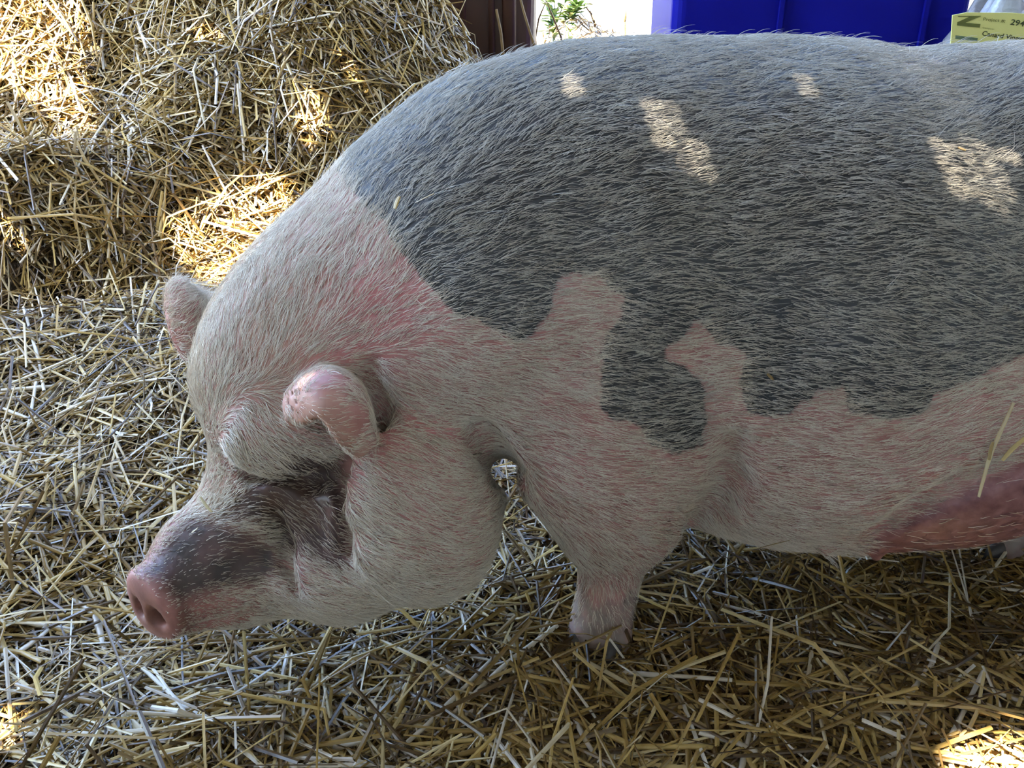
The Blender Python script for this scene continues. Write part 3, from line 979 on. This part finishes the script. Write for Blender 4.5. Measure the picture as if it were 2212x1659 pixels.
KINDS = [('golden jointed straw stalk', .62, .75, True), ('pale bleached straw stalk', .97, .75, True), ('olive brown straw stalk', .26, .75, False),
         ('flat dry straw leaf blade', .72, .12, False), ('dark weathered straw piece', .10, .3, False), ('split whitish straw ribbon', .90, .2, False)]
protos = []
for ki, (kn, tone, flat, node) in enumerate(KINDS):
    protos.append([stalk_mesh('straw_stalk', 1.0 * L_, W_, flat, b_, node, tone, 10 * ki + j)
                   for j, (L_, W_, b_) in enumerate(((.10, .0065, .12), (.16, .0072, -.18), (.22, .0068, .10), (.13, .0085, .5), (.29, .0062, -.06)))])
ZONES = [('on the bedding in front of the hooves', (-.45, 1.0), (-.62, -.22), 105, .030), ('on the bedding beside the snout', (-1.0, -.50), (-.55, .35), 65, .032),
         ('on the flat straw behind the head', (-1.25, -.40), (.35, .95), 45, .036), ('on the slope of the straw heap', (-1.5, -.10), (1.0, 1.6), 75, .055)]
for zn, xr, yr, cnt, lift in ZONES:
    k = 0
    while k < cnt:
        x, y = rng.uniform(*xr), rng.uniform(*yr)
        z = float(terrain(x, y))
        u, v, w = project(np.array([x, y, z]))
        if not (-30 < u < 2240 and -30 < v < 1690): continue
        q = loc(np.array([x, y, z]))
        if abs(q[0]) < .09 and abs(q[1] + .15) < .07: continue
        ki = int(rng.choice(6, p=[.30, .22, .16, .14, .06, .12]))
        vi = int(rng.integers(0, 5)) if 'slope' not in zn else int(rng.choice([1, 2, 4]))
        o = bpy.data.objects.new('straw_stalk', protos[ki][vi])
        a = rng.uniform(0, 2 * math.pi)
        e = .05
        sl_ = (terrain(x + e * math.cos(a), y + e * math.sin(a)) - terrain(x - e * math.cos(a), y - e * math.sin(a))) / (2 * e)
        o.location = (x, y, z + lift - .012 + rng.uniform(0, .008))
        o.rotation_euler = (rng.uniform(-.4, .4), -math.atan(float(np.clip(sl_, -1.5, 1.5))) + rng.normal(0, .10), a)
        link(o)
        if 'hooves' in zn: zt = ('in front of the jowl', 'around the front hoof', 'in front of the belly', 'near the sunlit corner spot')[(x > -.15) + (x > .3) + (x > .65)]
        elif 'snout' in zn: zt = ('before the snout', 'beside the muzzle', 'beside the forehead')[(y > -.25) + (y > .05)]
        elif 'flat' in zn: zt = ('below the hollow of the heap', 'beside the far ear')[int(x > -.8)]
        else: zt = ('on the sunlit side of the heap', 'on the middle of the heap', 'on the heap beside the brown bin')[(x > -.95) + (x > -.45)]
        nm = ('short', 'medium bent', 'long', 'sharply kinked', 'very long thin')[vi] + ' ' + KINDS[ki][0]
        tag(o, nm + ' ' + zt, 'straw', nm + ' lying ' + zt)
        k += 1
# scraps of straw caught in the coat
for i, (u1, v1, u2, v2, W_, tone, lab) in enumerate([
        (2178, 868, 2092, 1055, .0045, .80, 'long yellow straw stalk stuck upright to the pig flank'),
        (2135, 950, 2122, 985, .004, .30, 'short brown straw scrap beside the long stalk on the flank'),
        (2212, 935, 2150, 985, .006, .72, 'yellow bent straw scrap on the rear flank'),
        (872, 432, 862, 458, .006, .62, 'small golden straw flake in the neck bristles'),
        (905, 445, 945, 428, .005, .35, 'small orange straw flake in the neck bristles'),
        (1635, 1170, 1700, 1150, .004, .62, 'bent golden straw caught under the belly edge'),
        (1655, 800, 1668, 812, .007, .25, 'tiny brown straw crumb on the dark flank patch'),
        (2055, 330, 2068, 338, .008, .5, 'tan seed husk lying on the sun-dappled rear back'),  # dapple comes through the added roof pinholes
        (448, 1075, 470, 1105, .004, .85, 'yellow chaff flake on the bridge of the muzzle'),
        (425, 1150, 440, 1140, .004, .85, 'pale chaff crumb on the top of the muzzle')]):
    a = hit(u1, v1, -.010); b = hit(u2, v2, -.012)
    L_ = float(np.linalg.norm(b - a))
    me = stalk_mesh('straw_scrap', L_, W_, .3, .15, False, tone, 300 + i)
    o = bpy.data.objects.new('straw_scrap', me)
    A, B = Vector(wld(a)), Vector(wld(b))
    o.location = (A + B) / 2
    o.rotation_euler = (B - A).to_track_quat('X', 'Z').to_euler()
    link(o); tag(o, lab, 'straw')

# ================================================================== BACKGROUND
def rounded_box(bm, x0, x1, y0, y1, z0, z1, r, taper=0.0, seg=5):
    """open-topped rounded rectangle tube, tapering towards the base"""
    def ring(z, g):
        pts = []
        for (cx_, cy_, a0) in ((x1 - r, y1 - r, 0), (x0 + r, y1 - r, 90), (x0 + r, y0 + r, 180), (x1 - r, y0 + r, 270)):
            for k in range(seg + 1):
                a = math.radians(a0 + 90 * k / seg)
                px = cx_ + (r) * math.cos(a); py = cy_ + r * math.sin(a)
                mx, my_ = (x0 + x1) / 2, (y0 + y1) / 2
                pts.append(bm.verts.new((mx + (px - mx) * g, my_ + (py - my_) * g, z)))
        return pts
    A = ring(z0, 1 - taper); B = ring(z1, 1)
    n = len(A)
    for i in range(n): bm.faces.new((A[i], A[(i + 1) % n], B[(i + 1) % n], B[i]))
    bm.faces.new(A[::-1])
    return A, B
M_blue = plain('blue_plastic', (.006, .007, .20), .55, .12, 4)
M_blue.node_tree.nodes['Principled BSDF'].inputs['Specular IOR Level'].default_value = .05
pL = at_y(1450, 60, 1.5); pR = at_y(2105, 10, 1.5)
X0, X1 = pL[0], pR[0]
tote = empty('storage_bin', ((X0 + X1) / 2, 1.72, 0))
tag(tote, 'large deep blue plastic storage bin standing behind the pig', 'bin')
def part_at(o, root): 
    o.matrix_parent_inverse = Matrix.Translation(root.location).inverted(); return o
bm = bmesh.new(); rounded_box(bm, X0, X1, 1.5, 1.94, .02, .96, .035, .02)
b_ = part_at(bm_obj('shell', bm, M_blue, tote, False), tote)
bm = bmesh.new(); rounded_box(bm, X0 - .02, X1 + .02, 1.48, 1.96, .94, 1.0, .045, 0)
part_at(bm_obj('rim', bm, M_blue, tote), tote)
bm = bmesh.new(); box_bm(bm, X0 - .015, X1 + .015, 1.485, 1.955, 1.0, 1.02)
part_at(bm_obj('lid', bm, M_blue, tote), tote)
for xf in (.36, .84):
    bm = bmesh.new(); xx = X0 + (X1 - X0) * xf; box_bm(bm, xx - .006, xx + .006, 1.488, 1.505, .05, .94)
    part_at(bm_obj('rib', bm, M_blue, tote), tote)
for xs in (X0 - .03, X1 + .02):
    bm = bmesh.new(); box_bm(bm, xs, xs + .012, 1.64, 1.80, .86, .90)
    part_at(bm_obj('handle', bm, M_blue, tote), tote)

M_brown = plain('brown_plastic', (.085, .036, .020), .42, .15, 5)
qR = at_y(1163, 60, 1.87)[0]
bin_ = empty('ribbed_bin', (qR - .3, 2.0, .0))
tag(bin_, 'brown ribbed plastic bin standing behind the straw heap', 'bin')
bm = bmesh.new(); rounded_box(bm, qR - .62, qR, 1.87, 2.15, .0, 1.05, .045, .05)
part_at(bm_obj('shell', bm, M_brown, bin_, False), bin_)
for du, wd in ((1062, .010), (1100, .022), (1000, .010)):
    xx = at_y(du, 60, 1.86)[0]
    bm = bmesh.new(); rounded_box(bm, xx - wd, xx + wd, 1.845, 1.92, .1, 1.0, wd * .8, 0, 4)
    part_at(bm_obj('rib', bm, M_brown, bin_, True), bin_)
bm = bmesh.new(); rounded_box(bm, qR - .65, qR + .03, 1.84, 2.18, 1.03, 1.09, .05, 0)
part_at(bm_obj('rim', bm, M_brown, bin_), bin_)

# feed sack and the yellow card in front of it
m = NT('sack_film'); m.col(m.ramp(m.noise(7, 5), [(.3, (.09, .08, .07)), (.5, (.17, .17, .18)), (.75, (.42, .45, .52))]))
m.set(Roughness=.28); m.bump(m.noise(30, 5), .6, .01); M_sack = m.m
sx0 = at_y(2078, 15, 1.20)[0]
bm = bmesh.new()
bmesh.ops.create_cube(bm, size=1)
bmesh.ops.subdivide_edges(bm, edges=bm.edges, cuts=23, use_grid_fill=True)
for v in bm.verts:
    x, y, z = v.co * 2
    e = 5
    n_ = (abs(x) ** e + abs(y) ** e + abs(z) ** e) ** (1 / e)
    v.co = Vector((x, y, z)) / n_
    x, y, z = v.co
    f = .045 * math.sin(9 * x + 5 * z) * math.sin(7 * y - 6 * z) + .03 * math.sin(21 * x + 11 * y + 17 * z) + .02 * math.sin(37 * z - 23 * x)
    top = max(0, z) ** 3
    v.co = (x * .29 * (1 + .6 * f), y * .12 * (1 + f), .385 + z * .385 * (1 + .4 * f) + top * .05 * math.sin(11 * x + 3) * math.cos(13 * y))
bmesh.ops.translate(bm, vec=(sx0 + .345, 1.33, .0), verts=bm.verts)
o = bm_obj('feed_sack', bm, M_sack, None, True)
tag(o, 'crumpled grey plastic feed sack standing behind the yellow card', 'sack')

YS = 1.15
M_card = plain('yellow_card', (.60, .58, .19), .7, .08, 6)
M_ink = plain('dark_ink', (.045, .055, .010), .7, .1, 20)
M_ink2 = plain('olive_ink', (.12, .13, .02), .7, .1, 20)
M_ink3 = plain('grey_green_ink', (.10, .15, .07), .7, .1, 20)
def card_xy(u, v):
    p = at_y(u, v, YS); return p[0], p[2]
c0 = card_xy(2060, 60)
card = empty('yellow_card', (c0[0] + .10, YS, c0[1] - .12))
tag(card, 'yellow printed project card with company name leaning on the sack', 'card')
def poly_plate(name, px, y0, y1, mat, parent):
    P = [card_xy(*p) for p in px]; n = len(P)
    V = [(x, y0, z) for x, z in P] + [(x, y1, z) for x, z in P]
    F = [list(range(n)), list(range(2 * n - 1, n - 1, -1))] + [[i, i + n, (i + 1) % n + n, (i + 1) % n] for i in range(n)]
    return part_at(mesh_obj(name, V, F, mat, parent), parent)
poly_plate('sheet', [(2058, 33), (2050, 160), (2300, 190), (2300, 36), (2190, 28), (2088, 27)], YS, YS + .004, M_card, card)
def zp(x, y): return (2012 + x / 11.06, y / 11.06)
poly_plate('printed_letter', [zp(*p) for p in ((620, 383), (1185, 376), (1170, 392), (815, 540), (1168, 577), (1150, 660), (608, 605), (618, 530), (900, 402), (640, 402))], YS - .0012, YS - .0002, M_ink2, card)
poly_plate('printed_bar', [zp(*p) for p in ((575, 845), (1105, 905), (1090, 985), (568, 930))], YS - .0012, YS - .0002, M_ink3, card)
def text_part(body, x0, y0, x1, bold, mat, tilt, size_px):
    cu = bpy.data.curves.new('print', 'FONT')
    cu.body = body; cu.size = 1.0; cu.offset = .018 if bold else .002
    to = bpy.data.objects.new('print', cu)
    COL.objects.link(to)
    dg = bpy.context.evaluated_depsgraph_get()
    me = bpy.data.meshes.new_from_object(to.evaluated_get(dg))
    bpy.data.objects.remove(to)
    co = np.empty(len(me.vertices) * 3, np.float32); me.vertices.foreach_get('co', co); co = co.reshape(-1, 3)
    wid = co[:, 0].max() - co[:, 0].min()
    ax_, az_ = card_xy(*zp(x0, y0)); bx_, bz_ = card_xy(*zp(x1, y0))
    sx = (bx_ - ax_) / wid
    sz = size_px / 11.06 * (bx_ - ax_) / ((x1 - x0) / 11.06) / .72
    x = (co[:, 0] - co[:, 0].min()) * sx; z = co[:, 1] * sz
    c, s = math.cos(tilt), math.sin(tilt)
    out = np.stack([ax_ + x * c - z * s, np.full(len(x), YS - .0008), az_ + x * s + z * c], -1)
    me.vertices.foreach_set('co', out.astype(np.float32).ravel())
    me.materials.clear(); me.materials.append(mat); me.update()
    o = link(bpy.data.objects.new('printed_line', me), card)
    return part_at(o, card)
text_part('Project #:', 1228, 490, 1765, False, M_ink2, -.085, 75)
text_part('2942', 1872, 585, 2330, True, M_ink, -.13, 125)
text_part('Company:', 1215, 675, 1510, False, M_ink2, -.11, 32)
text_part('Canard Vineyard', 1198, 845, 2420, True, M_ink, -.125, 105)

# weeds and dry stems outside in the sun
M_leaf = plain('weed_leaf', (.07, .12, .025), .5, .35, 30)
M_leaf2 = plain('bright_leaf', (.13, .22, .04), .5, .3, 30)
M_dry = plain('dry_stem', (.24, .15, .05), .7, .3, 30)
def tube(bm, pts, r0, r1, seg=6):
    prev = None
    for i, p in enumerate(pts):
        p = Vector(p)
        d = (Vector(pts[min(i + 1, len(pts) - 1)]) - Vector(pts[max(i - 1, 0)])).normalized()
        a = d.cross(Vector((0, 1, .01))).normalized(); b = d.cross(a)
        r = r0 + (r1 - r0) * i / max(1, len(pts) - 1)
        ring = [bm.verts.new(p + a * (r * math.cos(2 * math.pi * k / seg)) + b * (r * math.sin(2 * math.pi * k / seg))) for k in range(seg)]
        if prev:
            for k in range(seg): bm.faces.new((prev[k], prev[(k + 1) % seg], ring[(k + 1) % seg], ring[k]))
        prev = ring
    bm.faces.new(prev)
def weed(px, y, base_v, top_v, n, leaf, mat, label, spread):
    b = at_y(px, base_v, y); b[2] = float(terrain(b[0], y)) - .03
    tp = at_y(px, top_v, y)
    root = empty('weed', b)
    tag(root, label, 'weed', 'weeds outside the shelter')
    Ht = tp[2] - b[2]
    for s in range(3):
        bm = bmesh.new()
        ex, ey = rng.uniform(-spread, spread), rng.uniform(-spread, spread)
        pts = [(ex * t * t, ey * t * t, Ht * t * (1 - .12 * s)) for t in np.linspace(0, 1, 6)]
        tube(bm, pts, .004, .0015, 5)
        st_ = bm_obj('stem', bm, mat, root)
        for k in range(n):
            t = rng.uniform(.15, 1); c = Vector((ex * t * t, ey * t * t, Ht * t * (1 - .12 * s)))
            a = rng.uniform(0, 2 * math.pi); L_ = leaf * rng.uniform(.6, 1.2)
            d = Vector((math.cos(a), math.sin(a), rng.uniform(-.2, .8))).normalized(); sd_ = d.cross(Vector((0, 0, 1))).normalized(); nn = sd_.cross(d)
            V = [c, c + d * L_ * .35 + sd_ * L_ * .17 + nn * .08 * L_, c + d * L_ * .7 + sd_ * L_ * .12 + nn * .05 * L_, c + d * L_, c + d * L_ * .7 - sd_ * L_ * .12 + nn * .05 * L_, c + d * L_ * .35 - sd_ * L_ * .17 + nn * .08 * L_, c + d * L_ * .4 + nn * .0, c + d * L_ * .72]
            mesh_obj('leaf', V, [(0, 1, 6), (1, 2, 7, 6), (2, 3, 7), (0, 6, 5), (6, 7, 4, 5), (7, 3, 4)], mat, st_)
weed(1195, 3.3, 115, -35, 22, .085, M_leaf, 'dark green bushy weed growing outside beside the brown bin', .10)
weed(1222, 3.2, 110, -5, 22, .075, M_leaf, 'olive green weed leaning over the dry litter outside', .09)
weed(1238, 2.9, 105, 62, 5, .055, M_leaf2, 'small bright green seedling in front of the dry litter', .03)
weed(1210, 2.9, 110, 50, 5, .05, M_leaf2, 'pale green seedling among the dry litter', .03)
def dry(px, y, label, r=.006, head=False):
    P = [at_y(u, v, y) for u, v in px]
    root = empty('dry_stem', P[0]); tag(root, label, 'dry stem')
    bm = bmesh.new(); tube(bm, [p - P[0] for p in P], r, r * .7)
    st_ = bm_obj('stem', bm, M_dry, root)
    if head:
        bm = bmesh.new(); bmesh.ops.create_icosphere(bm, subdivisions=2, radius=1)
        for v in bm.verts: v.co = Vector((v.co.x * r * 1.4, v.co.y * r * 1.4, v.co.z * r * 5)) + Vector(P[-1] - P[0])
        bm_obj('seed_head', bm, M_dry, root)
dry([(1222, 140), (1212, 80), (1196, 40), (1180, 2), (1164, 40), (1157, 80), (1160, 140)], 2.1, 'dry stem bent over to a sharp peak beside the brown bin', .0035)
dry([(1352, 150), (1351, 90), (1350, 60), (1350, 35)], 2.4, 'single upright dry stem standing in the bright gap', .0045, True)
dry([(1165, 130), (1145, 70), (1130, 20), (1120, -20)], 1.75, 'long straight dry stem crossing the brown bin', .0045)
dry([(1090, 150), (1082, 70), (1072, 20)], 1.7, 'short upright dry stem in front of the brown bin', .005)
straw_field('dry_litter', [(1600, (-.35, 1.3), (2.75, 3.7), (.05, .2), (.004, .010), .05, .3, .22)],
            'brown dry litter on the bank outside the shelter', 'litter')
